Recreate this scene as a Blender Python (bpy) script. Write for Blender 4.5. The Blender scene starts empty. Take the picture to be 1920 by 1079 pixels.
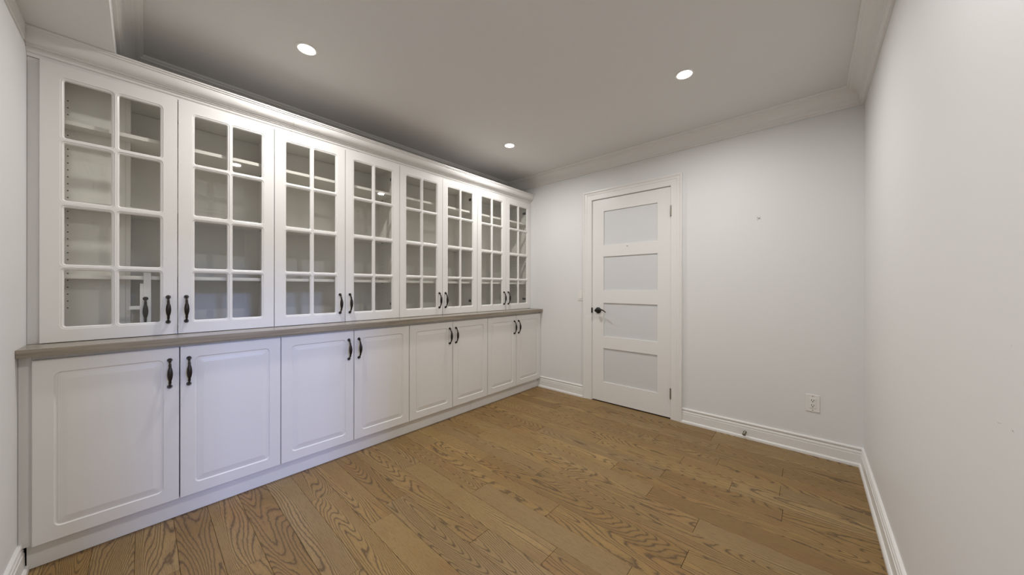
import bpy, bmesh, math, random
from mathutils import Vector, Matrix

random.seed(7)
PI = math.pi
S = bpy.context.scene
C = S.collection

# ------------------------------------------------------------------ camera, light, exposure
H = 1.1458
YAW, PITCH, ROLL = 0.7311, -0.0005, 0.0016
cam_d = bpy.data.cameras.new('camera')
cam = bpy.data.objects.new('camera', cam_d)
C.objects.link(cam)
cam_d.sensor_width = 36.0
cam_d.lens = 621.79 / 1920 * 36.0
cam_d.clip_start = 0.02
fwd = Vector((math.cos(YAW) * math.cos(PITCH), math.sin(YAW) * math.cos(PITCH), math.sin(PITCH)))
right = Vector((math.sin(YAW), -math.cos(YAW), 0))
up = right.cross(fwd)
r2 = right * math.cos(ROLL) + up * math.sin(ROLL)
u2 = -right * math.sin(ROLL) + up * math.cos(ROLL)
m = Matrix((r2, u2, -fwd)).transposed().to_4x4()
m.translation = Vector((0, 0, H))
cam.matrix_world = m
S.camera = cam

S.view_settings.view_transform = 'Standard'
S.view_settings.look = 'None'
S.view_settings.gamma = 1.0
S.view_settings.use_curve_mapping = False
S.view_settings.exposure = 0.0

LAMP = 9.6          # downlight power (W each)
DAY = 330.0          # skylight falling through the window beside the camera (W)
LENS_EMIT = 6.0

world = bpy.data.worlds.new('world')
S.world = world
world.use_nodes = True
bg = world.node_tree.nodes['Background']
bg.inputs['Color'].default_value = (0.84, 0.88, 1.0, 1)
bg.inputs['Strength'].default_value = 0.5


def area(name, loc, rot, size, size_y, power, color, shape='RECTANGLE', spread=PI):
    d = bpy.data.lights.new(name, 'AREA')
    d.shape = shape
    d.size = size
    if shape == 'RECTANGLE':
        d.size_y = size_y
    d.energy = power
    d.color = color
    d.spread = spread
    o = bpy.data.objects.new(name, d)
    o.location = loc
    o.rotation_euler = rot
    C.objects.link(o)
    return o


# sky seen through the window in the right wall, beside the camera: comes down at about 20 degrees
sky = area('window_skylight', (0.46, -6.0, 3.85), (0, 0, 0), 1.1, 1.3, DAY, (0.34, 0.47, 1.0))
sky.rotation_euler = (Vector((0.46, 2.31, 0.55)) - Vector(sky.location)).to_track_quat('-Z', 'Y').to_euler()

# ------------------------------------------------------------------ room numbers
XW0 = -0.3286      # wall on the left, beside the camera
XW1 = 3.077        # wall with the door
YR = -0.26         # right wall
YB = 2.84          # wall behind the cabinets
ZC = 2.436         # ceiling
ZS = 2.231         # dropped soffit over the camera
XS = -0.085        # soffit edge
YU, YL = 2.460, 2.310   # fronts of upper and lower doors
CT, CB = 0.898, 0.866   # worktop
W = 0.42035
UX = [-0.2965 + W * i for i in range(9)]
LIGHTS = [(0.594, 2.029), (2.226, 2.029), (2.186, 0.564), (0.655, 0.465)]


# ------------------------------------------------------------------ materials
def new_mat(name):
    mt = bpy.data.materials.new(name)
    mt.use_nodes = True
    nt = mt.node_tree
    return mt, nt, nt.nodes['Principled BSDF'], nt.nodes, nt.links


def paint(name, col, rough, bump=0.0, bscale=300, mottled=0.0, spec=0.5, coat=0.0):
    mt, nt, b, N, L = new_mat(name)
    b.inputs['Roughness'].default_value = rough
    b.inputs['Specular IOR Level'].default_value = spec
    if coat:
        b.inputs['Coat Weight'].default_value = coat
        b.inputs['Coat Roughness'].default_value = 0.15
    tc = N.new('ShaderNodeTexCoord')
    n = N.new('ShaderNodeTexNoise')
    n.inputs['Scale'].default_value = 3.0
    n.inputs['Detail'].default_value = 4
    L.new(tc.outputs['Object'], n.inputs['Vector'])
    mx = N.new('ShaderNodeMix')
    mx.data_type = 'RGBA'
    mx.inputs[6].default_value = (*[c * (1 - mottled) for c in col], 1)
    mx.inputs[7].default_value = (*[min(1, c * (1 + mottled)) for c in col], 1)
    L.new(n.outputs['Fac'], mx.inputs[0])
    L.new(mx.outputs[2], b.inputs['Base Color'])
    if bump:
        n2 = N.new('ShaderNodeTexNoise')
        n2.inputs['Scale'].default_value = bscale
        n2.inputs['Detail'].default_value = 3
        L.new(tc.outputs['Object'], n2.inputs['Vector'])
        bp = N.new('ShaderNodeBump')
        bp.inputs['Strength'].default_value = bump
        bp.inputs['Distance'].default_value = 0.001
        L.new(n2.outputs['Fac'], bp.inputs['Height'])
        L.new(bp.outputs['Normal'], b.inputs['Normal'])
    return mt


M_WALL = paint('wall_paint', (0.79, 0.79, 0.785), 0.55, 0.12, 420, 0.012)
M_CEIL = paint('ceiling_paint', (0.775, 0.765, 0.75), 0.75, 0.1, 420, 0.01)
M_TRIM = paint('trim_paint', (0.82, 0.81, 0.79), 0.32, 0, 0, 0.005)
M_DOOR = paint('door_paint', (0.82, 0.81, 0.79), 0.30, 0, 0, 0.006)
M_CAB = paint('cabinet_lacquer', (0.80, 0.785, 0.765), 0.30, 0, 0, 0.006)
M_SHELL = paint('cabinet_melamine', (0.86, 0.83, 0.78), 0.40, 0, 0, 0.006)
M_PLASTIC = paint('white_plastic', (0.84, 0.82, 0.79), 0.28, 0, 0, 0.0)
M_BOUNCE_CUT = paint('bounce_cut_brown', (0.20, 0.15, 0.095), 0.8, 0, 0, 0.05)  # dark brown for the unseen boards that soak up bounced light
M_HOLE = paint('dark_hole', (0.03, 0.027, 0.024), 0.8, 0, 0, 0.0)
M_MARK = paint('scuff_grey', (0.30, 0.29, 0.28), 0.7, 0, 0, 0.1)


def metal(name, col, rough, met=1.0):
    mt, nt, b, N, L = new_mat(name)
    b.inputs['Base Color'].default_value = (*col, 1)
    b.inputs['Metallic'].default_value = met
    tc = N.new('ShaderNodeTexCoord')
    n = N.new('ShaderNodeTexNoise')
    n.inputs['Scale'].default_value = 60
    L.new(tc.outputs['Object'], n.inputs['Vector'])
    mr = N.new('ShaderNodeMapRange')
    mr.inputs['To Min'].default_value = rough * 0.8
    mr.inputs['To Max'].default_value = rough * 1.25
    L.new(n.outputs['Fac'], mr.inputs['Value'])
    L.new(mr.outputs['Result'], b.inputs['Roughness'])
    return mt


M_BRONZE = metal('dark_bronze', (0.030, 0.024, 0.020), 0.30, 0.6)
M_BLACK = metal('black_metal', (0.018, 0.016, 0.015), 0.38, 0.4)
M_NICKEL = metal('aged_nickel', (0.30, 0.28, 0.23), 0.35, 1.0)


def glass_mat():
    mt, nt, b, N, L = new_mat('clear_glass')
    N.remove(b)
    out = N['Material Output']
    tr = N.new('ShaderNodeBsdfTransparent')
    tr.inputs['Color'].default_value = (0.975, 0.98, 0.97, 1)
    gl = N.new('ShaderNodeBsdfGlossy')
    gl.inputs['Roughness'].default_value = 0.02
    tc = N.new('ShaderNodeTexCoord')
    n = N.new('ShaderNodeTexNoise')
    n.inputs['Scale'].default_value = 6
    L.new(tc.outputs['Object'], n.inputs['Vector'])
    bp = N.new('ShaderNodeBump')
    bp.inputs['Strength'].default_value = 0.008
    L.new(n.outputs['Fac'], bp.inputs['Height'])
    L.new(bp.outputs['Normal'], gl.inputs['Normal'])
    fr = N.new('ShaderNodeFresnel')
    ge = N.new('ShaderNodeNewGeometry')      # thin pane: same reflectance from both faces
    ior = N.new('ShaderNodeMapRange')
    ior.inputs['To Min'].default_value = 1.5
    ior.inputs['To Max'].default_value = 1 / 1.5
    L.new(ge.outputs['Backfacing'], ior.inputs['Value'])
    L.new(ior.outputs['Result'], fr.inputs['IOR'])
    mx = N.new('ShaderNodeMixShader')
    L.new(fr.outputs['Fac'], mx.inputs['Fac'])
    L.new(tr.outputs['BSDF'], mx.inputs[1])
    L.new(gl.outputs['BSDF'], mx.inputs[2])
    L.new(mx.outputs['Shader'], out.inputs['Surface'])
    return mt


M_GLASS = glass_mat()


def frosted_mat():
    mt, nt, b, N, L = new_mat('frosted_glass')
    b.inputs['Base Color'].default_value = (0.70, 0.705, 0.71, 1)
    b.inputs['IOR'].default_value = 1.5
    tc = N.new('ShaderNodeTexCoord')
    n = N.new('ShaderNodeTexNoise')
    n.inputs['Scale'].default_value = 900
    L.new(tc.outputs['Object'], n.inputs['Vector'])
    mr = N.new('ShaderNodeMapRange')
    mr.inputs['To Min'].default_value = 0.27
    mr.inputs['To Max'].default_value = 0.36
    L.new(n.outputs['Fac'], mr.inputs['Value'])
    L.new(mr.outputs['Result'], b.inputs['Roughness'])
    return mt


M_FROST = frosted_mat()


def emit_mat(name, col, strength):
    mt, nt, b, N, L = new_mat(name)
    b.inputs['Base Color'].default_value = (0.9, 0.9, 0.88, 1)
    b.inputs['Emission Color'].default_value = (*col, 1)
    b.inputs['Emission Strength'].default_value = strength
    return mt


M_LENS = emit_mat('lamp_lens', (1.0, 0.97, 0.92), LENS_EMIT)


def wood_floor():
    """stained oak: contour lines of a stretched noise field give the cathedral figure; every plank has its own random cut"""
    mt, nt, b, N, L = new_mat('stained_oak')
    tc = N.new('ShaderNodeTexCoord')
    oi = N.new('ShaderNodeObjectInfo')
    off = N.new('ShaderNodeCombineXYZ')
    ml = N.new('ShaderNodeMath'); ml.operation = 'MULTIPLY'; ml.inputs[1].default_value = 91.7
    L.new(oi.outputs['Random'], ml.inputs[0])
    L.new(ml.outputs[0], off.inputs['X'])
    m2 = N.new('ShaderNodeMath'); m2.operation = 'MULTIPLY'; m2.inputs[1].default_value = 57.3
    L.new(oi.outputs['Random'], m2.inputs[0])
    L.new(m2.outputs[0], off.inputs['Z'])
    add = N.new('ShaderNodeVectorMath'); add.operation = 'ADD'
    L.new(tc.outputs['Object'], add.inputs[0])
    L.new(off.outputs['Vector'], add.inputs[1])

    def mapped(sx, sy, sz=1.0):
        mp = N.new('ShaderNodeMapping')
        mp.inputs['Scale'].default_value = (sx, sy, sz)
        L.new(add.outputs['Vector'], mp.inputs['Vector'])
        return mp.outputs['Vector']

    def noise(vec, scale, detail=2, rough=0.5, dist=0.0):
        n = N.new('ShaderNodeTexNoise')
        n.inputs['Scale'].default_value = scale
        n.inputs['Detail'].default_value = detail
        n.inputs['Roughness'].default_value = rough
        n.inputs['Distortion'].default_value = dist
        L.new(vec, n.inputs['Vector'])
        return n.outputs['Fac']

    def math_(op, a, bb, c=None):
        mm = N.new('ShaderNodeMath'); mm.operation = op
        for i, v in enumerate((a, bb, c)):
            if v is None:
                continue
            if isinstance(v, (int, float)):
                mm.inputs[i].default_value = v
            else:
                L.new(v, mm.inputs[i])
        return mm.outputs[0]

    fig = noise(mapped(7.0, 0.75), 1.0, 1.0, 0.4, 0.1)        # big figure
    wob = noise(mapped(45, 26), 1.0, 3, 0.65)                   # jitter of the lines
    f = math_('MULTIPLY_ADD', wob, 0.016, fig)
    sx_ = N.new('ShaderNodeSeparateXYZ')
    L.new(tc.outputs['Object'], sx_.inputs['Vector'])
    sl = math_('MULTIPLY_ADD', oi.outputs['Random'], 130.0, 10.0)
    lin = math_('MULTIPLY', sx_.outputs['X'], sl)
    ph = math_('MULTIPLY_ADD', f, 44.0, lin)
    fr_ = math_('FRACT', ph, 0)
    # asymmetric growth line: sharp dark edge then fade
    ring = N.new('ShaderNodeValToRGB')
    e = ring.color_ramp.elements
    e[0].position = 0.0; e[0].color = (0.0, 0.0, 0.0, 1)
    e[1].position = 1.0; e[1].color = (0.35, 0.35, 0.35, 1)
    a = e.new(0.12); a.color = (0.12, 0.12, 0.12, 1)
    a = e.new(0.26); a.color = (0.80, 0.80, 0.80, 1)
    a = e.new(0.60); a.color = (1, 1, 1, 1)
    a = e.new(0.90); a.color = (0.80, 0.80, 0.80, 1)
    L.new(fr_, ring.inputs['Fac'])
    # pores: fine dashes along the board
    pores = noise(mapped(420, 22), 1.0, 2, 0.6)
    pr = N.new('ShaderNodeMapRange')
    pr.inputs['From Min'].default_value = 0.36; pr.inputs['From Max'].default_value = 0.52
    pr.inputs['To Min'].default_value = 0.62; pr.inputs['To Max'].default_value = 1.0
    L.new(pores, pr.inputs['Value'])
    broad = noise(mapped(5, 1.1), 1.0, 2, 0.5)

    base = N.new('ShaderNodeValToRGB')
    e = base.color_ramp.elements
    e[0].position = 0.0; e[0].color = (0.222, 0.124, 0.033, 1)
    e[1].position = 1.0; e[1].color = (0.412, 0.270, 0.100, 1)
    a = e.new(0.5); a.color = (0.318, 0.192, 0.060, 1)
    t = math_('MULTIPLY_ADD', oi.outputs['Random'], 0.55, -0.02)
    t2 = math_('MULTIPLY_ADD', broad, 0.75, t)
    t3 = math_('SUBTRACT', t2, 0.12)
    L.new(t3, base.inputs['Fac'])
    # cooler grey-tan boards and warm orange patches
    patch = noise(mapped(11, 3.2), 1.0, 2, 0.5)
    pm = N.new('ShaderNodeMapRange')
    pm.inputs['From Min'].default_value = 0.52; pm.inputs['From Max'].default_value = 0.72
    pm.inputs['To Min'].default_value = 0.0; pm.inputs['To Max'].default_value = 0.75
    L.new(patch, pm.inputs['Value'])
    warm = N.new('ShaderNodeMix'); warm.data_type = 'RGBA'
    warm.inputs[7].default_value = (0.300, 0.155, 0.045, 1)
    L.new(base.outputs['Color'], warm.inputs[6])
    L.new(pm.outputs['Result'], warm.inputs[0])
    r3 = math_('FRACT', math_('MULTIPLY', oi.outputs['Random'], 7.31), 0)
    gm = N.new('ShaderNodeMapRange')
    gm.inputs['From Min'].default_value = 0.45; gm.inputs['From Max'].default_value = 1.0
    gm.inputs['To Min'].default_value = 0.0; gm.inputs['To Max'].default_value = 0.6
    L.new(r3, gm.inputs['Value'])
    grey = N.new('ShaderNodeMix'); grey.data_type = 'RGBA'
    grey.inputs[7].default_value = (0.290, 0.195, 0.088, 1)
    L.new(warm.outputs[2], grey.inputs[6])
    L.new(gm.outputs['Result'], grey.inputs[0])

    dark = N.new('ShaderNodeMix'); dark.data_type = 'RGBA'
    dark.inputs[6].default_value = (0.070, 0.038, 0.014, 1)
    L.new(grey.outputs[2], dark.inputs[7])
    k = math_('MULTIPLY', ring.outputs['Color'], pr.outputs['Result'])
    k2 = math_('MULTIPLY_ADD', k, 0.85, 0.15)
    L.new(k2, dark.inputs[0])
    L.new(dark.outputs[2], b.inputs['Base Color'])
    rr = N.new('ShaderNodeMapRange')
    rr.inputs['To Min'].default_value = 0.52; rr.inputs['To Max'].default_value = 0.40
    L.new(k, rr.inputs['Value'])
    L.new(rr.outputs['Result'], b.inputs['Roughness'])
    bp = N.new('ShaderNodeBump')
    bp.inputs['Strength'].default_value = 0.35
    bp.inputs['Distance'].default_value = 0.0008
    L.new(k, bp.inputs['Height'])
    L.new(bp.outputs['Normal'], b.inputs['Normal'])
    return mt


M_OAK = wood_floor()
M_SUB = paint('floor_gap_dark', (0.05, 0.032, 0.018), 0.8)


def laminate():
    mt, nt, b, N, L = new_mat('ash_laminate')
    b.inputs['Roughness'].default_value = 0.22
    tc = N.new('ShaderNodeTexCoord')

    def noise(sc, detail, dist=0.0):
        mp = N.new('ShaderNodeMapping'); mp.inputs['Scale'].default_value = sc
        L.new(tc.outputs['Object'], mp.inputs['Vector'])
        n = N.new('ShaderNodeTexNoise'); n.inputs['Scale'].default_value = 1.0
        n.inputs['Detail'].default_value = detail; n.inputs['Distortion'].default_value = dist
        L.new(mp.outputs['Vector'], n.inputs['Vector'])
        return n.outputs['Fac']
    n1 = noise((2.2, 28, 60), 4, 0.6)
    n2 = noise((12, 260, 300), 2)
    mm = N.new('ShaderNodeMath'); mm.operation = 'MULTIPLY_ADD'; mm.inputs[1].default_value = 0.35
    L.new(n2, mm.inputs[0]); L.new(n1, mm.inputs[2])
    cr = N.new('ShaderNodeValToRGB')
    e = cr.color_ramp.elements
    e[0].position = 0.45; e[0].color = (0.190, 0.158, 0.118, 1)
    e[1].position = 0.85; e[1].color = (0.345, 0.298, 0.235, 1)
    L.new(mm.outputs[0], cr.inputs['Fac'])
    L.new(cr.outputs['Color'], b.inputs['Base Color'])
    return mt


M_TOP = laminate()


# ------------------------------------------------------------------ mesh helpers
def obj(name, bm, mat, parent=None, smooth=False, loc=None):
    me = bpy.data.meshes.new(name)
    bmesh.ops.recalc_face_normals(bm, faces=bm.faces[:])
    bm.to_mesh(me)
    bm.free()
    me.materials.append(mat)
    if smooth:
        for p in me.polygons:
            p.use_smooth = True
    o = bpy.data.objects.new(name, me)
    C.objects.link(o)
    if parent:
        o.parent = parent
    if loc:
        o.location = loc
    return o


def empty(name, loc=(0, 0, 0)):
    o = bpy.data.objects.new(name, None)
    o.empty_display_size = 0.05
    o.location = loc
    C.objects.link(o)
    return o


def tag(o, label, cat, group=None):
    o['label'] = label
    o['category'] = cat
    if group:
        o['group'] = group
    return o


def struct(o, label=None):
    o['kind'] = 'structure'
    if label:
        o['label'] = label
    return o


def add_box(bm, x0, x1, y0, y1, z0, z1, bev=0.0):
    r = bmesh.ops.create_cube(bm, size=1.0)
    vs = r['verts']
    for v in vs:
        v.co = Vector(((x0 + x1) / 2 + v.co.x * (x1 - x0), (y0 + y1) / 2 + v.co.y * (y1 - y0), (z0 + z1) / 2 + v.co.z * (z1 - z0)))
    if bev:
        es = list({e for v in vs for e in v.link_edges})
        bmesh.ops.bevel(bm, geom=es, offset=bev, segments=2, profile=0.6, affect='EDGES')


def box(name, x0, x1, y0, y1, z0, z1, mat, parent=None, bev=0.0):
    bm = bmesh.new()
    add_box(bm, x0, x1, y0, y1, z0, z1, bev)
    return obj(name, bm, mat, parent)


def sweep(bm, path, prof, fn, closed=False):
    """path: 2-D points, prof: (u outward to the left of travel, v); fn(a, b, v) -> Vector. Mitred at each vertex."""
    n = len(path)
    rings = []
    for i, p in enumerate(path):
        p = Vector(p)
        if closed or 0 < i < n - 1:
            d0 = (p - Vector(path[i - 1])).normalized()
            d1 = (Vector(path[(i + 1) % n]) - p).normalized()
        elif i == 0:
            d0 = d1 = (Vector(path[1]) - p).normalized()
        else:
            d0 = d1 = (p - Vector(path[i - 1])).normalized()
        n0 = Vector((-d0.y, d0.x)); n1 = Vector((-d1.y, d1.x))
        mt = (n0 + n1)
        mt = mt / max(mt.dot(n0), 1e-6)
        rings.append([bm.verts.new(fn(p.x + mt.x * u, p.y + mt.y * u, v)) for u, v in prof])
    k = len(prof)
    for i in range(n if closed else n - 1):
        A, B = rings[i], rings[(i + 1) % n]
        for j in range(k):
            bm.faces.new((A[j], A[(j + 1) % k], B[(j + 1) % k], B[j]))
    if not closed:
        bm.faces.new(rings[0])
        bm.faces.new(list(reversed(rings[-1])))


def rrect(x0, x1, z0, z1, r, n=5):
    """rounded rectangle points, counter-clockwise from lower left corner; n per corner"""
    pts = []
    for cx, cz, a0 in ((x0 + r, z0 + r, PI), (x1 - r, z0 + r, 1.5 * PI), (x1 - r, z1 - r, 0), (x0 + r, z1 - r, 0.5 * PI)):
        for i in range(n):
            a = a0 + (PI / 2) * i / (n - 1)
            pts.append((cx + r * math.cos(a), cz + r * math.sin(a)))
    return pts


def cell(bm, rect, hole, loops, fn, back=None, n=5, cap=False):
    """front face cell with rounded hole. loops: (offset outward from the hole edge, radius, depth). fn(x, z, depth).
    back = depth of the back face: the reveal is run to it and the back is closed round the hole."""
    x0, x1, z0, z1 = rect
    hx0, hx1, hz0, hz1 = hole
    corners = [(x0, z0), (x1, z0), (x1, z1), (x0, z1)]

    def frame(ring, depth):
        cs = [bm.verts.new(fn(a, b, depth)) for a, b in corners]
        for c in range(4):
            for i in range(n - 1):
                bm.faces.new((cs[c], ring[c * n + i], ring[c * n + i + 1]))
            nc = (c + 1) % 4
            bm.faces.new((cs[c], ring[c * n + n - 1], ring[nc * n], cs[nc]))
    prev = None
    for off, rad, dep in loops:
        ring = [bm.verts.new(fn(a, b, dep)) for a, b in rrect(hx0 - off, hx1 + off, hz0 - off, hz1 + off, max(rad, 0.0004), n)]
        if prev is None:
            frame(ring, dep)
        else:
            for i in range(len(ring)):
                j = (i + 1) % len(ring)
                bm.faces.new((prev[i], ring[i], ring[j], prev[j]))
        prev = ring
    if cap:
        bm.faces.new(prev)
        if back is not None:
            bm.faces.new([bm.verts.new(fn(a, b, back)) for a, b in corners])
    elif back is not None:
        ring = [bm.verts.new(fn(a, b, back)) for a, b in rrect(hx0 - loops[-1][0], hx1 + loops[-1][0], hz0 - loops[-1][0], hz1 + loops[-1][0], max(loops[-1][1], 0.0004), n)]
        for i in range(len(ring)):
            j = (i + 1) % len(ring)
            bm.faces.new((prev[i], ring[i], ring[j], prev[j]))
        frame(ring, back)


def rim(bm, x0, x1, z0, z1, d0, d1, fn):
    cs = [(x0, z0), (x1, z0), (x1, z1), (x0, z1)]
    for i in range(4):
        a, b = cs[i], cs[(i + 1) % 4]
        bm.faces.new([bm.verts.new(fn(*a, d0)), bm.verts.new(fn(*b, d0)), bm.verts.new(fn(*b, d1)), bm.verts.new(fn(*a, d1))])


def tube(bm, pts, radii, seg=12, cap=True):
    rings = []
    n = len(pts)
    for i, p in enumerate(pts):
        p = Vector(p)
        t = (Vector(pts[min(i + 1, n - 1)]) - Vector(pts[max(i - 1, 0)])).normalized()
        a = t.cross(Vector((1, 0, 0)))
        if a.length < 0.2:
            a = t.cross(Vector((0, 1, 0)))
        a.normalize()
        b2 = t.cross(a)
        rings.append([bm.verts.new(p + (a * math.cos(q) + b2 * math.sin(q)) * radii[i]) for q in [2 * PI * k / seg for k in range(seg)]])
    for i in range(n - 1):
        for k in range(seg):
            bm.faces.new((rings[i][k], rings[i][(k + 1) % seg], rings[i + 1][(k + 1) % seg], rings[i + 1][k]))
    if cap:
        bm.faces.new(rings[0])
        bm.faces.new(list(reversed(rings[-1])))


# ------------------------------------------------------------------ the room
T = 0.10
struct(box('wall_cabinet_side', XW0 - T, XW1 + T, YB, YB + T, 0, ZC, M_WALL))
struct(box('wall_left', XW0 - T, XW0, YR - T, YB, 0, ZC, M_WALL))

# right wall, with the window beside the camera (x < 0.90)
WX0, WX1, WZ0, WZ1 = 0.15, 0.88, 0.85, 2.05
bm = bmesh.new()
add_box(bm, WX1, XW1, YR - T, YR, 0, ZC)
add_box(bm, XW0, WX0, YR - T, YR, 0, ZC)
add_box(bm, WX0, WX1, YR - T, YR, WZ1, ZC)
add_box(bm, WX0, WX1, YR - T, YR, 0, WZ0)
wall_r = struct(obj('wall_right', bm, M_WALL))

wn = empty('window_1', (WX0, YR, WZ0))
struct(wn, 'white window frame in the right wall beside the camera')
bm = bmesh.new()
for a in ((0, WX1 - WX0, 0, 0.035), (0, WX1 - WX0, WZ1 - WZ0 - 0.035, WZ1 - WZ0), (0, 0.035, 0.035, WZ1 - WZ0 - 0.035), (WX1 - WX0 - 0.035, WX1 - WX0, 0.035, WZ1 - WZ0 - 0.035)):
    add_box(bm, a[0], a[1], -0.08, -0.03, a[2], a[3])
obj('window_frame', bm, M_TRIM, wn)

# far wall with a shallow recess that takes the door
DY0, DY1, DZ = 0.890, 1.654, 2.034
bm = bmesh.new()
add_box(bm, XW1, XW1 + T, YR - T, DY0, 0, ZC)
add_box(bm, XW1, XW1 + T, DY1, YB, 0, ZC)
add_box(bm, XW1, XW1 + T, DY0, DY1, DZ, ZC)
add_box(bm, XW1 + 0.06, XW1 + T, DY0, DY1, 0, DZ)
wall_d = struct(obj('wall_far', bm, M_WALL))

struct(box('ceiling', XW0 - T, XW1 + T, YR - T, YB + T, ZC, ZC + 0.1, M_CEIL))
soffit = struct(box('ceiling_soffit', XW0, XS, YR, YB, ZS, ZC, M_CEIL), 'dropped soffit above the left end of the cabinets')

# floor: dark slab under single oak planks
floor = struct(box('floor', XW0 - T, XW1 + T, YR - T, YB + T, -0.06, -0.004, M_SUB))
PW = 0.1242
JOINTS = {0: [0.49, 1.33], 1: [0.122, 0.87, 1.78], 2: [0.445, 1.36], 3: [0.122, 0.63, 1.50], 4: [0.337, 1.17, 1.95],
          5: [0.10, 0.671, 1.62], 6: [0.93, 1.80], 7: [0.666, 1.45], 8: [0.405, 1.15, 1.92], 9: [0.05, 1.243], 10: [0.39, 1.62],
          11: [0.98, 2.05], 12: [0.54, 1.40], 13: [0.825, 1.90], 14: [0.30, 1.13], 15: [0.72, 1.66], 16: [0.35, 1.575],
          17: [0.95, 1.98], 18: [0.55, 1.36], 19: [0.15, 1.18], 20: [0.78, 1.72], 21: [0.42, 1.45], 22: [0.95, 1.9],
          23: [0.3, 1.25], 24: [0.62, 1.65], 25: [0.2, 1.1], 26: [0.7, 1.8]}
row = -2
while True:
    xb = 2.836 - PW * row
    xa = xb - PW
    if xb < XW0:
        break
    xa_, xb_ = max(xa, XW0), min(xb, XW1)
    if xb_ - xa_ > 0.01:
        cuts = [YR - 0.1] + JOINTS.get(row, [0.55, 1.5]) + [2.60]
        for y0, y1 in zip(cuts, cuts[1:]):
            g = 0.0004
            cx, cy = (xa_ + xb_) / 2, (y0 + y1) / 2
            hx, hy = (xb_ - xa_) / 2 - g, (y1 - y0) / 2 - g * 1.4
            dz = random.uniform(-0.0004, 0.0)
            b0 = 0.0009
            bm = bmesh.new()
            top = [bm.verts.new((sx * (hx - b0), sy * (hy - b0), 0)) for sx, sy in ((-1, -1), (1, -1), (1, 1), (-1, 1))]
            mid = [bm.verts.new((sx * hx, sy * hy, -b0)) for sx, sy in ((-1, -1), (1, -1), (1, 1), (-1, 1))]
            bot = [bm.verts.new((sx * hx, sy * hy, -0.004)) for sx, sy in ((-1, -1), (1, -1), (1, 1), (-1, 1))]
            bm.faces.new(top)
            for i in range(4):
                j = (i + 1) % 4
                bm.faces.new((top[i], mid[i], mid[j], top[j]))
                bm.faces.new((mid[i], bot[i], bot[j], mid[j]))
            bm.faces.new(bot)
            obj('plank', bm, M_OAK, floor, loc=(cx, cy, dz))
    row += 1

# crown moulding round the tray ceiling
crown = [(0, 0.0), (0, -0.116), (0.012, -0.116), (0.014, -0.106), (0.020, -0.104), (0.022, -0.094)]
for i in range(7):
    a = i / 6 * PI / 2
    crown.append((0.070 - 0.046 * math.cos(a), -0.088 + 0.0 + 0.064 * (math.sin(a))))
crown += [(0.076, -0.022), (0.077, -0.014), (0.084, -0.012), (0.088, -0.006), (0.088, 0.0)]
corners = [(XS, YR), (XW1, YR), (XW1, YB), (XS, YB)]
names = ['trim_1', 'trim_2', 'trim_3', 'trim_4']
labs = ['crown moulding along the right wall and ceiling', 'crown moulding above the door wall', 'crown moulding on the wall above the cabinets', 'crown moulding on the side of the dropped soffit']
for i in range(4):
    bm = bmesh.new()
    # whole loop mitres, one side kept
    p = [Vector(c) for c in corners]
    a, b = p[i], p[(i + 1) % 4]
    pa, nb = p[i - 1], p[(i + 2) % 4]
    rings = []
    for v, q0, q1 in ((a, pa, b), (b, a, nb)):
        d0 = (v - q0).normalized(); d1 = (q1 - v).normalized()
        n0 = Vector((-d0.y, d0.x)); n1 = Vector((-d1.y, d1.x))
        mt = n0 + n1; mt = mt / mt.dot(n0)
        rings.append([bm.verts.new((v.x + mt.x * u, v.y + mt.y * u, ZC + z)) for u, z in crown])
    k = len(crown)
    for j in range(k):
        bm.faces.new((rings[0][j], rings[0][(j + 1) % k], rings[1][(j + 1) % k], rings[1][j]))
    bm.faces.new(rings[0]); bm.faces.new(list(reversed(rings[1])))
    struct(obj(names[i], bm, M_TRIM), labs[i])

# flat board at the top of the left wall, under the soffit
struct(box('trim_5', XW0, XW0 + 0.006, YR, 2.4015, 2.164, ZS, M_TRIM), 'flat painted board along the top of the left wall')

# baseboards
base_prof = [(0, 0), (0, 0.122), (0.006, 0.122), (0.010, 0.119), (0.012, 0.114), (0.011, 0.108), (0.006, 0.104), (0.006, 0.099),
             (0.011, 0.095), (0.0125, 0.088), (0.012, 0.083), (0.0105, 0.081), (0.0105, 0.079), (0.014, 0.077), (0.015, 0.030), (0.015, 0.022), (0.019, 0.021), (0.024, 0.014), (0.025, 0.0)]


def baseboard(name, path, label):
    bm = bmesh.new()
    sweep(bm, path, base_prof, lambda a, b, v: Vector((a, b, v)))
    return struct(obj(name, bm, M_TRIM), label)


bb_far = baseboard('baseboard_far', [(XW0 + 0.02, YR), (XW1, YR), (XW1, 0.807)], 'white stepped baseboard running from the right wall round to the door casing')
baseboard('baseboard_by_cabinet', [(XW1, 1.753), (XW1, 2.344)], 'short white baseboard between the door casing and the cabinets')
baseboard('baseboard_left', [(XW0, 2.344), (XW0, YR)], 'white baseboard along the left wall')

# door casing
cas = [(0, 0), (0, 0.010), (0.003, 0.013), (0.050, 0.014), (0.053, 0.017), (0.070, 0.018), (0.074, 0.021), (0.080, 0.0245), (0.090, 0.0245), (0.094, 0.021), (0.094, 0)]
bm = bmesh.new()
sweep(bm, [(0.8985 + 0.0, 0.0), (0.8985, 2.033), (1.6575, 2.033), (1.6575, 0.0)], cas, lambda a, b, v: Vector((XW1 - v, a, b)))
struct(obj('trim_6', bm, M_TRIM), 'stepped white casing round the door')

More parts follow.
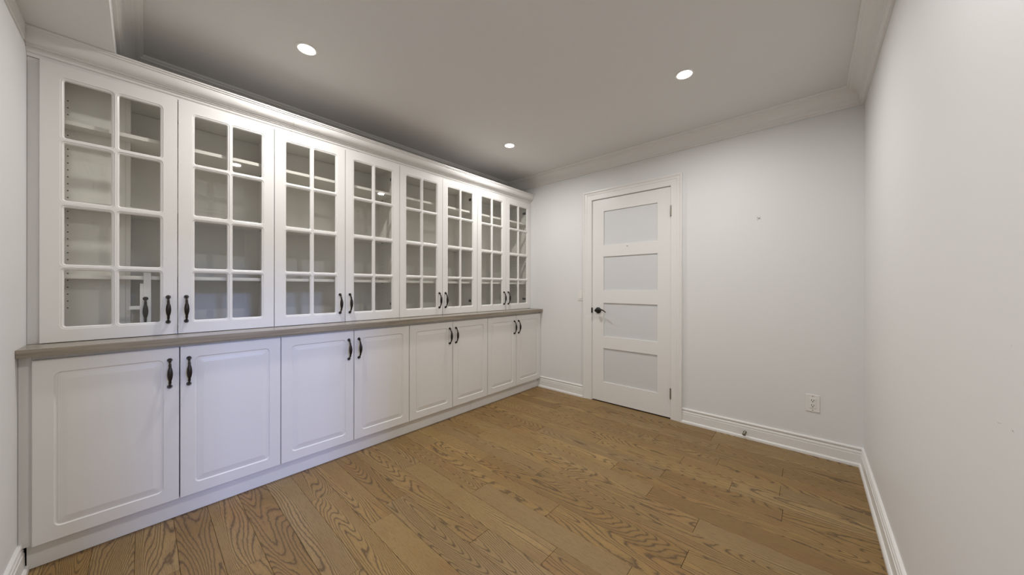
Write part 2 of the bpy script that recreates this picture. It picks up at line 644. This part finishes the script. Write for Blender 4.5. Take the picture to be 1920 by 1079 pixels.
# ------------------------------------------------------------------ the door
door = empty('door_1', (XW1, 1.274, 0))
struct(door, 'white panel door with four frosted glass panes and black lever')
ly0, ly1, lz0, lz1 = 0.8955, 1.6535, 0.008, 2.031
oy0, oy1 = 1.0135, 1.5325
rows = [(0.201, 0.540), (0.658, 0.992), (1.116, 1.454), (1.567, 1.908)]
bm = bmesh.new()
fnd = lambda y, z, d: Vector((XW1 + 0.003 + d - XW1, y - 1.274, z))
zb = [lz0, (rows[0][1] + rows[1][0]) / 2, (rows[1][1] + rows[2][0]) / 2, (rows[2][1] + rows[3][0]) / 2, lz1]
for i, (a, b) in enumerate(rows):
    cell(bm, (ly0, ly1, zb[i], zb[i + 1]), (oy0, oy1, a, b), [(0, 0.0005, 0), (0, 0.0005, 0.009)], fnd, back=0.036, n=2)
rim(bm, ly0, ly1, lz0, lz1, 0, 0.036, fnd)
bmesh.ops.remove_doubles(bm, verts=bm.verts[:], dist=0.00005)
leaf = obj('door_leaf', bm, M_DOOR, door)
for a, b in rows:
    box('glass_pane', 0.0125, 0.0185, oy0 - 0.002 - 1.274, oy1 + 0.002 - 1.274, a - 0.002, b + 0.002, M_FROST, leaf)
# lever handle: rosette, neck, curved lever
bm = bmesh.new()
hy, hz = 1.589 - 1.274, 0.915
tube(bm, [(0.003, hy, hz), (-0.003, hy, hz), (-0.008, hy, hz), (-0.010, hy, hz)], [0.031, 0.031, 0.027, 0.018], 24)
tube(bm, [(-0.008, hy, hz), (-0.030, hy, hz), (-0.048, hy, hz), (-0.056, hy, hz)], [0.011, 0.010, 0.013, 0.012], 16)
lev = []
for i in range(11):
    t = i / 10
    lev.append((-0.050 + 0.006 * math.sin(PI * t), hy + 0.004 - 0.108 * t, hz + 0.006 + 0.011 * math.sin(PI * t * 0.9) - 0.022 * t * t))
tube(bm, lev, [0.010 - 0.0055 * (i / 10) for i in range(11)], 12)
obj('door_handle', bm, M_BLACK, leaf, smooth=True)['label'] = 'black lever handle'
box('latch_plate', -0.0155, 0.002, 1.6515 - 1.274, 1.6592 - 1.274, 0.888, 0.940, M_BLACK, door)
for hz0 in (0.178, 1.769):
    bm = bmesh.new()
    for k in range(5):
        z0 = hz0 + k * 0.018
        tube(bm, [(-0.013, -0.3765, z0 + 0.0008), (-0.013, -0.3765, z0 + 0.0172)], [0.0055, 0.0055], 12)
    tube(bm, [(-0.013, -0.3765, hz0 - 0.004), (-0.013, -0.3765, hz0 - 0.001)], [0.003, 0.005], 10)
    tube(bm, [(-0.013, -0.3765, hz0 + 0.091), (-0.013, -0.3765, hz0 + 0.094)], [0.005, 0.003], 10)
    add_box(bm, -0.009, 0.0025, -0.3785, -0.3755, hz0, hz0 + 0.09)
    obj('hinge', bm, M_NICKEL, door, smooth=False)['label'] = 'aged metal barrel hinge'
# small hook on the rail between the two top panes
bm = bmesh.new()
tube(bm, [(0.003, 1.29 - 1.274, 1.545), (-0.006, 1.29 - 1.274, 1.545), (-0.008, 1.29 - 1.274, 1.549)], [0.006, 0.004, 0.003], 10)
obj('small_hook', bm, M_PLASTIC, leaf)

# ------------------------------------------------------------------ worktop and cabinets
wt = box('worktop', XW0 + 0.0005, XW1 - 0.0005, 2.283, YB - 0.001, CB, CT, M_TOP, bev=0.0012)
tag(wt, 'long greyish wood-look laminate worktop lying on the white base cabinets', 'worktop')


def handle_mesh(flat=1.0):
    bm = bmesh.new()
    L2 = 0.064
    prof = [(-1.0, 0.0100), (-0.985, 0.0095), (-0.93, 0.0052), (-0.82, 0.0040), (-0.74, 0.0040), (-0.70, 0.0060), (-0.66, 0.0042), (-0.60, 0.0058), (-0.55, 0.0045),
            (-0.42, 0.0066), (-0.25, 0.0086), (-0.05, 0.0095), (0.05, 0.0095), (0.25, 0.0086), (0.42, 0.0066), (0.55, 0.0045), (0.60, 0.0058), (0.66, 0.0042), (0.70, 0.0060),
            (0.74, 0.0040), (0.82, 0.0040), (0.93, 0.0052), (0.985, 0.0095), (1.0, 0.0100)]
    pts, rad = [], []
    for t, r in prof:
        bow = (1 - abs(t) ** 2.6) ** 0.75 * 0.027
        pts.append((0, -(0.004 + bow) * flat, t * L2 * 0.98))
        rad.append(r * 1.05)
    # end sections stand on the door: spindle runs between two flared feet
    tube(bm, pts[2:-2], rad[2:-2], 12)
    for s in (-1, 1):
        tube(bm, [(0, 0, s * L2), (0, -0.002, s * L2), (0, -0.006 * flat, s * L2 * 0.995), (0, -0.014 * flat, s * L2 * 0.965), (0, -0.018 * flat, s * L2 * 0.93)],
             [0.0098, 0.0098, 0.0080, 0.0048, 0.0042], 14)
    me = bpy.data.meshes.new('handle')
    bmesh.ops.recalc_face_normals(bm, faces=bm.faces[:])
    for f in bm.faces:
        f.smooth = True
    bm.to_mesh(me); bm.free()
    me.materials.append(M_BRONZE)
    return me


HM = handle_mesh()
HM_FLAT = handle_mesh(0.25)


def child_mesh(name, me, parent, loc=(0, 0, 0)):
    o = bpy.data.objects.new(name, me)
    C.objects.link(o)
    o.parent = parent
    o.location = loc
    return o


# --- shared door meshes, local origin at the lower left front corner of each door
UZ0, UZ1 = 0.901, 2.125
UH = UZ1 - UZ0
DW = W - 0.0038
cols = [(0.0625, 0.1960), (0.2210, 0.3550)]
rz = [(0.9675, 1.219), (1.245, 1.498), (1.530, 1.782), (1.808, 2.062)]
bm = bmesh.new()
fl = lambda x, z, d: Vector((x, d, z))
xb_ = [0, (cols[0][1] + cols[1][0]) / 2, DW]
zb_ = [0] + [((rz[i][1] + rz[i + 1][0]) / 2 - UZ0) for i in range(3)] + [UH]
for ci in range(2):
    for ri in range(4):
        cell(bm, (xb_[ci], xb_[ci + 1], zb_[ri], zb_[ri + 1]),
             (cols[ci][0], cols[ci][1], rz[ri][0] - UZ0, rz[ri][1] - UZ0),
             [(0.0110, 0.0172, 0.0), (0.0102, 0.0164, 0.0026), (0.0090, 0.0152, 0.0030), (0.0060, 0.0125, 0.0024), (0.0025, 0.009, 0.0044), (0.0, 0.0065, 0.0090)], fl, back=0.018)
rim(bm, 0, DW, 0, UH, 0, 0.018, fl)
bmesh.ops.remove_doubles(bm, verts=bm.verts[:], dist=0.00005)
bmesh.ops.recalc_face_normals(bm, faces=bm.faces[:])
es = [e for e in bm.edges if all(abs(v.co.y) < 1e-6 and (v.co.x < 1e-5 or v.co.x > DW - 1e-5 or v.co.z < 1e-5 or v.co.z > UH - 1e-5) for v in e.verts) and
      abs(e.calc_face_angle(0)) > 1]
bmesh.ops.bevel(bm, geom=es, offset=0.0015, segments=2, affect='EDGES')
UD_ME = bpy.data.meshes.new('glass_door')
bm.to_mesh(UD_ME); bm.free(); UD_ME.materials.append(M_CAB)

bm = bmesh.new()
pw_, ph_ = 0.138, 0.258
add_box(bm, -pw_ / 2, pw_ / 2, 0, 0.003, -ph_ / 2, ph_ / 2)
PANE = bpy.data.meshes.new('glass_pane')
bm.to_mesh(PANE); bm.free(); PANE.materials.append(M_GLASS)

LZ0, LZ1 = 0.102, 0.848
LH = LZ1 - LZ0
bm = bmesh.new()
cell(bm, (0, DW, 0, LH), (0.0525, DW - 0.0525, 0.054, LH - 0.054),
     [(0.0, 0.020, 0.0), (-0.0012, 0.019, 0.0026), (-0.0040, 0.0165, 0.0046), (-0.0085, 0.013, 0.0050), (-0.0100, 0.012, 0.0036), (-0.013, 0.010, 0.0036), (-0.032, 0.004, 0.0006), (-0.034, 0.003, 0.0004)],
     fl, back=0.020, cap=True)
rim(bm, 0, DW, 0, LH, 0, 0.020, fl)
bmesh.ops.remove_doubles(bm, verts=bm.verts[:], dist=0.00005)
bmesh.ops.recalc_face_normals(bm, faces=bm.faces[:])
es = [e for e in bm.edges if all(abs(v.co.y) < 1e-6 for v in e.verts) and abs(e.calc_face_angle(0)) > 1 and
      all(v.co.x < 1e-5 or v.co.x > DW - 1e-5 or v.co.z < 1e-5 or v.co.z > LH - 1e-5 for v in e.verts)]
bmesh.ops.bevel(bm, geom=es, offset=0.0018, segments=2, affect='EDGES')
LD_ME = bpy.data.meshes.new('door')
bm.to_mesh(LD_ME); bm.free(); LD_ME.materials.append(M_CAB)


def hinge_bm(s):
    bm = bmesh.new()
    add_box(bm, -0.012 * s if s < 0 else -0.020, 0.020 if s < 0 else 0.012, 0.004, 0.024, -0.012, 0.012, 0.002)
    add_box(bm, -0.020 * s - 0.004, -0.020 * s + 0.004, 0.010, 0.055, -0.008, 0.008, 0.002)
    return bm


hb = bmesh.new()   # cup hinge at a right-hand side panel (arm runs back along the panel)
add_box(hb, -0.030, -0.002, 0.000, 0.010, -0.014, 0.014, 0.002)
add_box(hb, -0.016, -0.001, 0.010, 0.075, -0.011, 0.011, 0.002)
HINGE_R = bpy.data.meshes.new('hinge')
hb.to_mesh(HINGE_R); hb.free(); HINGE_R.materials.append(M_BLACK)
hb = bmesh.new()
add_box(hb, 0.002, 0.030, 0.000, 0.010, -0.014, 0.014, 0.002)
add_box(hb, 0.001, 0.016, 0.010, 0.075, -0.011, 0.011, 0.002)
HINGE_L = bpy.data.meshes.new('hinge')
hb.to_mesh(HINGE_L); hb.free(); HINGE_L.materials.append(M_BLACK)

CF, CBK = 2.4785, 2.800      # carcass front and back of the upper cabinets
SH = [(1.182, 1.200), (1.521, 1.539), (1.882, 1.900)]
PT = 0.017
ulabels = ['white glass-fronted wall cabinet at the left end, boxed-out panel with pin holes inside',
           'white glass-fronted wall cabinet, second from the left wall, above the worktop',
           'white glass-fronted wall cabinet, third from the left wall, next to the end one',
           'white glass-fronted wall cabinet at the far right end beside the door wall']


def holes_bm(xin, ys, sgn, zs):
    bm = bmesh.new()
    for yy in ys:
        for zz in zs:
            vs = [bm.verts.new((xin + sgn * 0.0004, yy + 0.0034 * math.cos(a), zz + 0.0034 * math.sin(a))) for a in [k * PI / 3 for k in range(6)]]
            bm.faces.new(vs)
    return bm


ZH = [1.046 + 0.0323 * k for k in range(31)]
ZH = [z for z in ZH if all(not (a - 0.004 < z < b + 0.004) for a, b in SH) and z < 2.03]
for k in range(4):
    x0, x1 = UX[2 * k], UX[2 * k + 2]
    cb = empty('glass_cabinet', (x0, YU, CT))
    tag(cb, ulabels[k], 'cabinet', 'glass-fronted cabinets along the wall')
    ox, oy, oz = x0, YU, CT

    def bx(name, a0, a1, b0, b1, c0, c1, mat=M_SHELL, bev=0.0006, parent=None):
        return box(name, a0 - ox, a1 - ox, b0 - oy, b1 - oy, c0 - oz, c1 - oz, mat, parent or cb, bev)
    g = 0.0004
    bx('side_panel', x0 + g, x0 + PT, CF, CBK, CT + 0.0005, 2.1285)
    bx('side_panel', x1 - PT, x1 - g, CF, CBK, CT + 0.0005, 2.1285)
    bx('back_panel', x0 + PT, x1 - PT, CBK - 0.008, CBK, CT + 0.02, 2.11, bev=0)
    bx('top_panel', x0 + PT, x1 - PT, CF, CBK - 0.008, 2.1115, 2.1285)
    bx('bounce_cut_board', x0 + 0.0002, x1 - 0.0002, 2.482, YB - 0.001, 2.1288, 2.136, M_BOUNCE_CUT)  # unseen dark board, added to cut bounce and darken the gap above the cornice
    bx('bottom_panel', x0 + PT, x1 - PT, CF, CBK - 0.008, CT + 0.0005, CT + 0.0185)
    for a, b in SH:
        if k == 0:
            bm = bmesh.new()
            add_box(bm, x0 + PT - ox, x1 - PT - ox, 2.500 - oy, 2.582 - oy, a - oz, b - oz)
            add_box(bm, -0.039 - ox, x1 - PT - ox, 2.582 - oy, CBK - 0.008 - oy, a - oz, b - oz)
            obj('shelf', bm, M_SHELL, cb)
        else:
            bx('shelf', x0 + PT, x1 - PT, 2.500, CBK - 0.008, a, b)
    if k == 0:
        bx('boxed_panel', x0 + PT, -0.0565, 2.583, 2.600, CT + 0.0185, 2.1115)
        bx('partition', -0.056, -0.040, 2.583, CBK - 0.008, CT + 0.0185, 2.1115)
        bm = bmesh.new()
        for zz in ZH:
            bm.faces.new([bm.verts.new((-0.233 + 0.0029 * math.cos(a) - ox, 2.5825 - oy, zz + 0.0029 * math.sin(a) - oz)) for a in [j * PI / 3 for j in range(6)]])
        o = obj('pin_holes', bm, M_HOLE, cb); o['kind'] = 'stuff'
    else:
        o = obj('pin_holes', holes_bm(x0 + PT - ox, [2.528 - oy, 2.708 - oy], 1, [z - oz for z in ZH]), M_HOLE, cb); o['kind'] = 'stuff'
    o = obj('pin_holes', holes_bm(x1 - PT - ox, [2.528 - oy, 2.708 - oy], -1, [z - oz for z in ZH]), M_HOLE, cb); o['kind'] = 'stuff'
    for a, b in SH:
        bm = bmesh.new()
        for yy in (2.708,):
            add_box(bm, x1 - PT - 0.008 - ox, x1 - PT - ox, yy - 0.004 - oy, yy + 0.004 - oy, a - 0.006 - oz, a - oz)
        obj('shelf_pin', bm, M_NICKEL, cb)
    for d in range(2):
        i = 2 * k + d
        dr = child_mesh('glass_door', UD_ME, cb, (UX[i] + 0.0019 - ox, 0, UZ0 - oz))
        for c0, c1 in cols:
            for a, b in rz:
                child_mesh('glass_pane', PANE, dr, ((c0 + c1) / 2, 0.0092, (a + b) / 2 - UZ0))
        hx = (UX[i + 1] - 0.0345) if d == 0 else (UX[i] + 0.0325)
        child_mesh('handle', HM, dr, (hx - UX[i] - 0.0019, 0.0, 1.029 - UZ0))['label'] = 'ghost copy of a dark bronze bow handle'
        for zz in (1.010, 2.025):
            if d == 0:
                child_mesh('hinge', HINGE_L, dr, (PT, 0.0185, zz - UZ0))
            else:
                child_mesh('hinge', HINGE_R, dr, (DW - PT + 0.002, 0.0185, zz - UZ0))

# cornice on top of the wall cabinets, two lengths butted together
cor = [(2.480, ZS - 0.001), (2.402, ZS - 0.001), (2.402, 2.2235), (2.4075, 2.2215), (2.4085, 2.2150), (2.4130, 2.2130)]
for i in range(9):
    a = i / 8 * PI / 2
    cor.append((2.4135 + 0.030 * (1 - math.cos(a)) + 0.002 * i / 8, 2.2115 - 0.041 * math.sin(a)))
cor += [(2.4465, 2.1695), (2.4475, 2.1640), (2.4565, 2.1640)]
for i in range(5):
    a = i / 4 * PI / 2
    cor.append((2.4545 + 0.009 * math.sin(a) , 2.1580 - 0.010 * (1 - math.cos(a)) ))
cor += [(2.4655, 2.1440), (2.4700, 2.1430), (2.4720, 2.1290), (2.480, 2.1290)]
cn = empty('cornice', (XW0, 2.46, 2.129))
tag(cn, 'moulded white cornice running along the top of the glass cabinets', 'moulding')
for xa, xb in ((XW0 + 0.0005, 0.6375), (0.6382, XW1 - 0.001)):
    bm = bmesh.new()
    A = [bm.verts.new((xa - XW0, y - 2.46, z - 2.129)) for y, z in cor]
    B = [bm.verts.new((xb - XW0, y - 2.46, z - 2.129)) for y, z in cor]
    n = len(cor)
    for j in range(n):
        bm.faces.new((A[j], A[(j + 1) % n], B[(j + 1) % n], B[j]))
    bm.faces.new(A); bm.faces.new(list(reversed(B)))
    obj('cornice_section', bm, M_CAB, cn)

# fillers
f = box('filler_strip', XW0 + 0.0005, UX[0] - 0.0002, CF + 0.0, CF + 0.018, CT + 0.0005, 2.128, M_CAB, bev=0.0008)
tag(f, 'narrow white filler strip between the left wall and the leftmost glass cabinet', 'filler')
f = box('filler_strip', XW0 + 0.0005, UX[0] - 0.0002, 2.331, 2.349, 0.100, CB - 0.0005, M_CAB, bev=0.0008)
tag(f, 'narrow white filler strip between the left wall and the leftmost base cabinet', 'filler')
f = box('filler_strip', UX[8] + 0.0002, XW1 - 0.0005, 2.464, 2.48, CT + 0.0005, 2.128, M_CAB, bev=0.0008)
tag(f, 'slim white filler strip between the rightmost glass cabinet and the door wall', 'filler')
f = box('filler_strip', UX[8] + 0.0002, XW1 - 0.0005, 2.314, 2.334, 0.100, CB - 0.0005, M_CAB, bev=0.0008)
tag(f, 'slim white filler strip between the rightmost base cabinet and the door wall', 'filler')

llabels = ['white base cabinet below the leftmost glass cabinet, against the left wall',
           'white base cabinet with raised-panel doors, second from the left wall',
           'white base cabinet with raised-panel doors, third from the left wall',
           'white base cabinet at the far right end, touching the door wall']
for k in range(4):
    x0, x1 = UX[2 * k], UX[2 * k + 2]
    cb = empty('base_cabinet', (x0, YL, 0.1))
    tag(cb, llabels[k], 'cabinet', 'base cabinets under the worktop')
    bm = bmesh.new()
    g = 0.0004
    yb = YB - 0.02 - YL
    add_box(bm, g, 2 * W - g, 0.021, 0.0395, 0.002, 0.018)
    add_box(bm, g, 0.018, 0.021, yb, 0.0, CB - 0.1005)
    add_box(bm, 2 * W - 0.018, 2 * W - g, 0.021, yb, 0.0, CB - 0.1005)
    add_box(bm, 0.018, 2 * W - 0.018, 0.021, yb, 0.0, 0.018)
    add_box(bm, 0.018, 2 * W - 0.018, 0.021, 0.12, CB - 0.1185, CB - 0.1005)
    add_box(bm, 0.018, 2 * W - 0.018, yb - 0.01, yb, 0.018, CB - 0.1005)
    obj('carcass', bm, M_SHELL, cb)
    for d in range(2):
        i = 2 * k + d
        dr = child_mesh('door', LD_ME, cb, (UX[i] + 0.0019 - x0, 0, LZ0 - 0.1))
        hx = (UX[i + 1] - 0.0345) if d == 0 else (UX[i] + 0.0325)
        child_mesh('handle', HM, dr, (hx - UX[i] - 0.0019, 0.0, 0.7255 - LZ0))['label'] = 'ghost copy of a dark bronze bow handle'

pl = empty('plinth', (XW0, 2.345, 0))
tag(pl, 'white toe-kick plinth along the floor under the base cabinets', 'plinth')
xs = [-0.295, 0.12385, 0.96455, 1.80525, 2.64595, XW1 - 0.026]
for a, b in ((-0.3105, 2.04), (2.041, XW1 - 0.001)):
    box('plinth_board', a - XW0, b - XW0, 0, 0.018, 0.001, 0.0995, M_CAB, pl, bev=0.001)

# stitching ghost of a handle and pale strip, added as solid pieces behind the lowest right pane of the first glass door
sp = empty('ghost_handle_post', (0.018, 2.493, CT + 0.019))
tag(sp, 'stitching ghost of a dark handle on a pale strip, built solid inside the leftmost glass cabinet', 'stitching ghost')
bm = bmesh.new()
add_box(bm, -0.014, 0.012, -0.001, 0.005, 0, 0.300, 0.001)
add_box(bm, -0.026, -0.014, -0.001, 0.005, 0, 0.245, 0.001)
strip = obj('strip', bm, M_CAB, sp)
o = bpy.data.objects.new('handle', HM_FLAT)
C.objects.link(o); o.parent = sp; o.location = (-0.007, -0.001, 1.022 - CT - 0.019)
o['label'] = 'ghost copy of a dark bronze bow handle'
box('ledge', -0.062, -0.0265, 0, 0.005, 0.115, 0.133, M_CAB, sp, bev=0.001)

# ------------------------------------------------------------------ ceiling downlights
llab = ['round recessed downlight nearest the soffit, above the second and third glass doors',
        'round recessed downlight nearest the far end of the cabinets',
        'round recessed downlight on the right of the ceiling, in front of the door',
        'round recessed downlight at the near end of the ceiling beside the right wall']
for (lx, ly), lb in zip(LIGHTS, llab):
    lt = empty('downlight', (lx, ly, ZC))
    tag(lt, lb, 'ceiling light', 'recessed ceiling downlights')
    bm = bmesh.new()
    prof = [(0.041, 0.0), (0.041, -0.0035), (0.044, -0.005), (0.052, -0.0035), (0.055, -0.0008), (0.055, 0.0)]
    rings = []
    for a in range(40):
        q = 2 * PI * a / 40
        rings.append([bm.verts.new((r * math.cos(q), r * math.sin(q), z)) for r, z in prof])
    for a in range(40):
        A, B = rings[a], rings[(a + 1) % 40]
        for j in range(len(prof)):
            j2 = (j + 1) % len(prof)
            bm.faces.new((A[j], B[j], B[j2], A[j2]))
    obj('trim_ring', bm, M_PLASTIC, lt, smooth=True)
    bm = bmesh.new()
    rr = [0.0005, 0.02, 0.032, 0.0405]
    zz = [-0.009, -0.0082, -0.0065, -0.0035]
    rings = [[bm.verts.new((r * math.cos(2 * PI * a / 32), r * math.sin(2 * PI * a / 32), z)) for a in range(32)] for r, z in zip(rr, zz)]
    bm.faces.new(rings[0])
    for i in range(3):
        for a in range(32):
            bm.faces.new((rings[i][a], rings[i][(a + 1) % 32], rings[i + 1][(a + 1) % 32], rings[i + 1][a]))
    rg = [bm.verts.new((0.0405 * math.cos(2 * PI * a / 32), 0.0405 * math.sin(2 * PI * a / 32), -0.0006)) for a in range(32)]
    for a in range(32):
        bm.faces.new((rings[3][a], rings[3][(a + 1) % 32], rg[(a + 1) % 32], rg[a]))
    bm.faces.new(list(reversed(rg)))
    obj('lens', bm, M_LENS, lt, smooth=True)
    d = bpy.data.lights.new('downlight_lamp', 'AREA')
    d.shape = 'DISK'; d.size = 0.078; d.energy = LAMP; d.color = (1.0, 0.982, 0.955); d.spread = 2.94
    la = bpy.data.objects.new('downlight_lamp', d)
    C.objects.link(la); la.location = (lx, ly, ZC - 0.011)

# ------------------------------------------------------------------ switch, outlet, door stop, marks
sw = empty('light_switch', (XW1, 1.787, 1.062))
tag(sw, 'white rocker light switch on the wall left of the door', 'switch')
box('wall_plate', -0.005, -0.0002, -0.033, 0.033, -0.054, 0.054, M_PLASTIC, sw, 0.0015)
bm = bmesh.new()
v = [(-0.005, -0.0165, -0.034), (-0.005, 0.0165, -0.034), (-0.005, 0.0165, 0.034), (-0.005, -0.0165, 0.034)]
add_box(bm, -0.0095, -0.005, -0.0165, 0.0165, -0.034, 0.034, 0.001)
for w_ in bm.verts:
    if w_.co.z > 0.02 and w_.co.x < -0.007:
        w_.co.x += 0.003
obj('rocker', bm, M_PLASTIC, sw)

ou = empty('wall_outlet', (XW1, -0.018, 0.353))
tag(ou, 'white double power outlet low on the wall right of the door', 'outlet')
box('wall_plate', -0.005, -0.0002, -0.036, 0.036, -0.058, 0.058, M_PLASTIC, ou, 0.0015)
face = box('receptacle', -0.0075, -0.005, -0.0168, 0.0168, -0.034, 0.034, M_PLASTIC, ou, 0.0008)
for zc in (0.017, -0.017):
    box('socket_slot', -0.0079, -0.0074, 0.0044, 0.0076, zc + 0.000, zc + 0.009, M_HOLE, face)
    box('socket_slot', -0.0079, -0.0074, -0.0076, -0.0044, zc + 0.000, zc + 0.008, M_HOLE, face)
    bm = bmesh.new()
    tube(bm, [(-0.0079, 0, zc - 0.006), (-0.0074, 0, zc - 0.006)], [0.0032, 0.0032], 10)
    obj('ground_hole', bm, M_HOLE, face)
for zc in (0.048, -0.048):
    bm = bmesh.new()
    tube(bm, [(-0.0058, 0, zc), (-0.0045, 0, zc)], [0.003, 0.003], 10)
    obj('screw', bm, M_NICKEL, ou)

ds = empty('door_stop', (XW1 - 0.014, 0.363, 0.048))
tag(ds, 'small round metal door stop screwed to the baseboard below the far wall', 'door stop')
bm = bmesh.new()
tube(bm, [(0, 0, 0), (-0.004, 0, 0), (-0.006, 0, 0), (-0.045, 0, 0)], [0.011, 0.011, 0.005, 0.005], 16)
obj('stem', bm, M_NICKEL, ds, smooth=True)
bm = bmesh.new()
tube(bm, [(-0.043, 0, 0), (-0.045, 0, 0), (-0.056, 0, 0), (-0.060, 0, 0)], [0.009, 0.0115, 0.0115, 0.008], 16)
obj('bumper', bm, M_NICKEL, ds, smooth=True)


def mark(wall, name, loc, axis, pts):
    bm = bmesh.new()
    for (u, w_, r) in pts:
        vs = []
        for a in range(7):
            q = 2 * PI * a / 7
            rr_ = r * random.uniform(0.7, 1.2)
            du, dw = u + rr_ * math.cos(q), w_ + rr_ * math.sin(q)
            vs.append(bm.verts.new((loc[0] - 0.0006, loc[1] + du, loc[2] + dw) if axis == 'x' else (loc[0] + du, loc[1] + 0.0006, loc[2] + dw)))
        bm.faces.new(vs)
    obj(name, bm, M_MARK, wall)


mark(wall_d, 'nail_hole', (XW1, 0.282, 1.664), 'x', [(0, 0, 0.006), (0.009, 0.006, 0.0035), (-0.008, 0.009, 0.003), (0.008, -0.008, 0.003), (-0.009, -0.005, 0.003)])
mark(wall_r, 'nail_hole', (2.221, YR, 1.746), 'y', [(0, 0, 0.002)])
mark(wall_r, 'scuff_mark', (1.055, YR, 0.897), 'y', [(0, 0, 0.0014), (-0.006, 0.0015, 0.0007), (-0.010, 0.0022, 0.0007), (-0.013, 0.003, 0.0007)])
mark(wall_r, 'scuff_mark', (0.995, YR, 0.901), 'y', [(0, 0, 0.0014), (-0.004, -0.001, 0.0006), (0.004, 0.001, 0.0006)])
mark(wall_r, 'scuff_mark', (1.000, YR, 1.047), 'y', [(0, 0, 0.0010), (0.003, -0.002, 0.0006)])
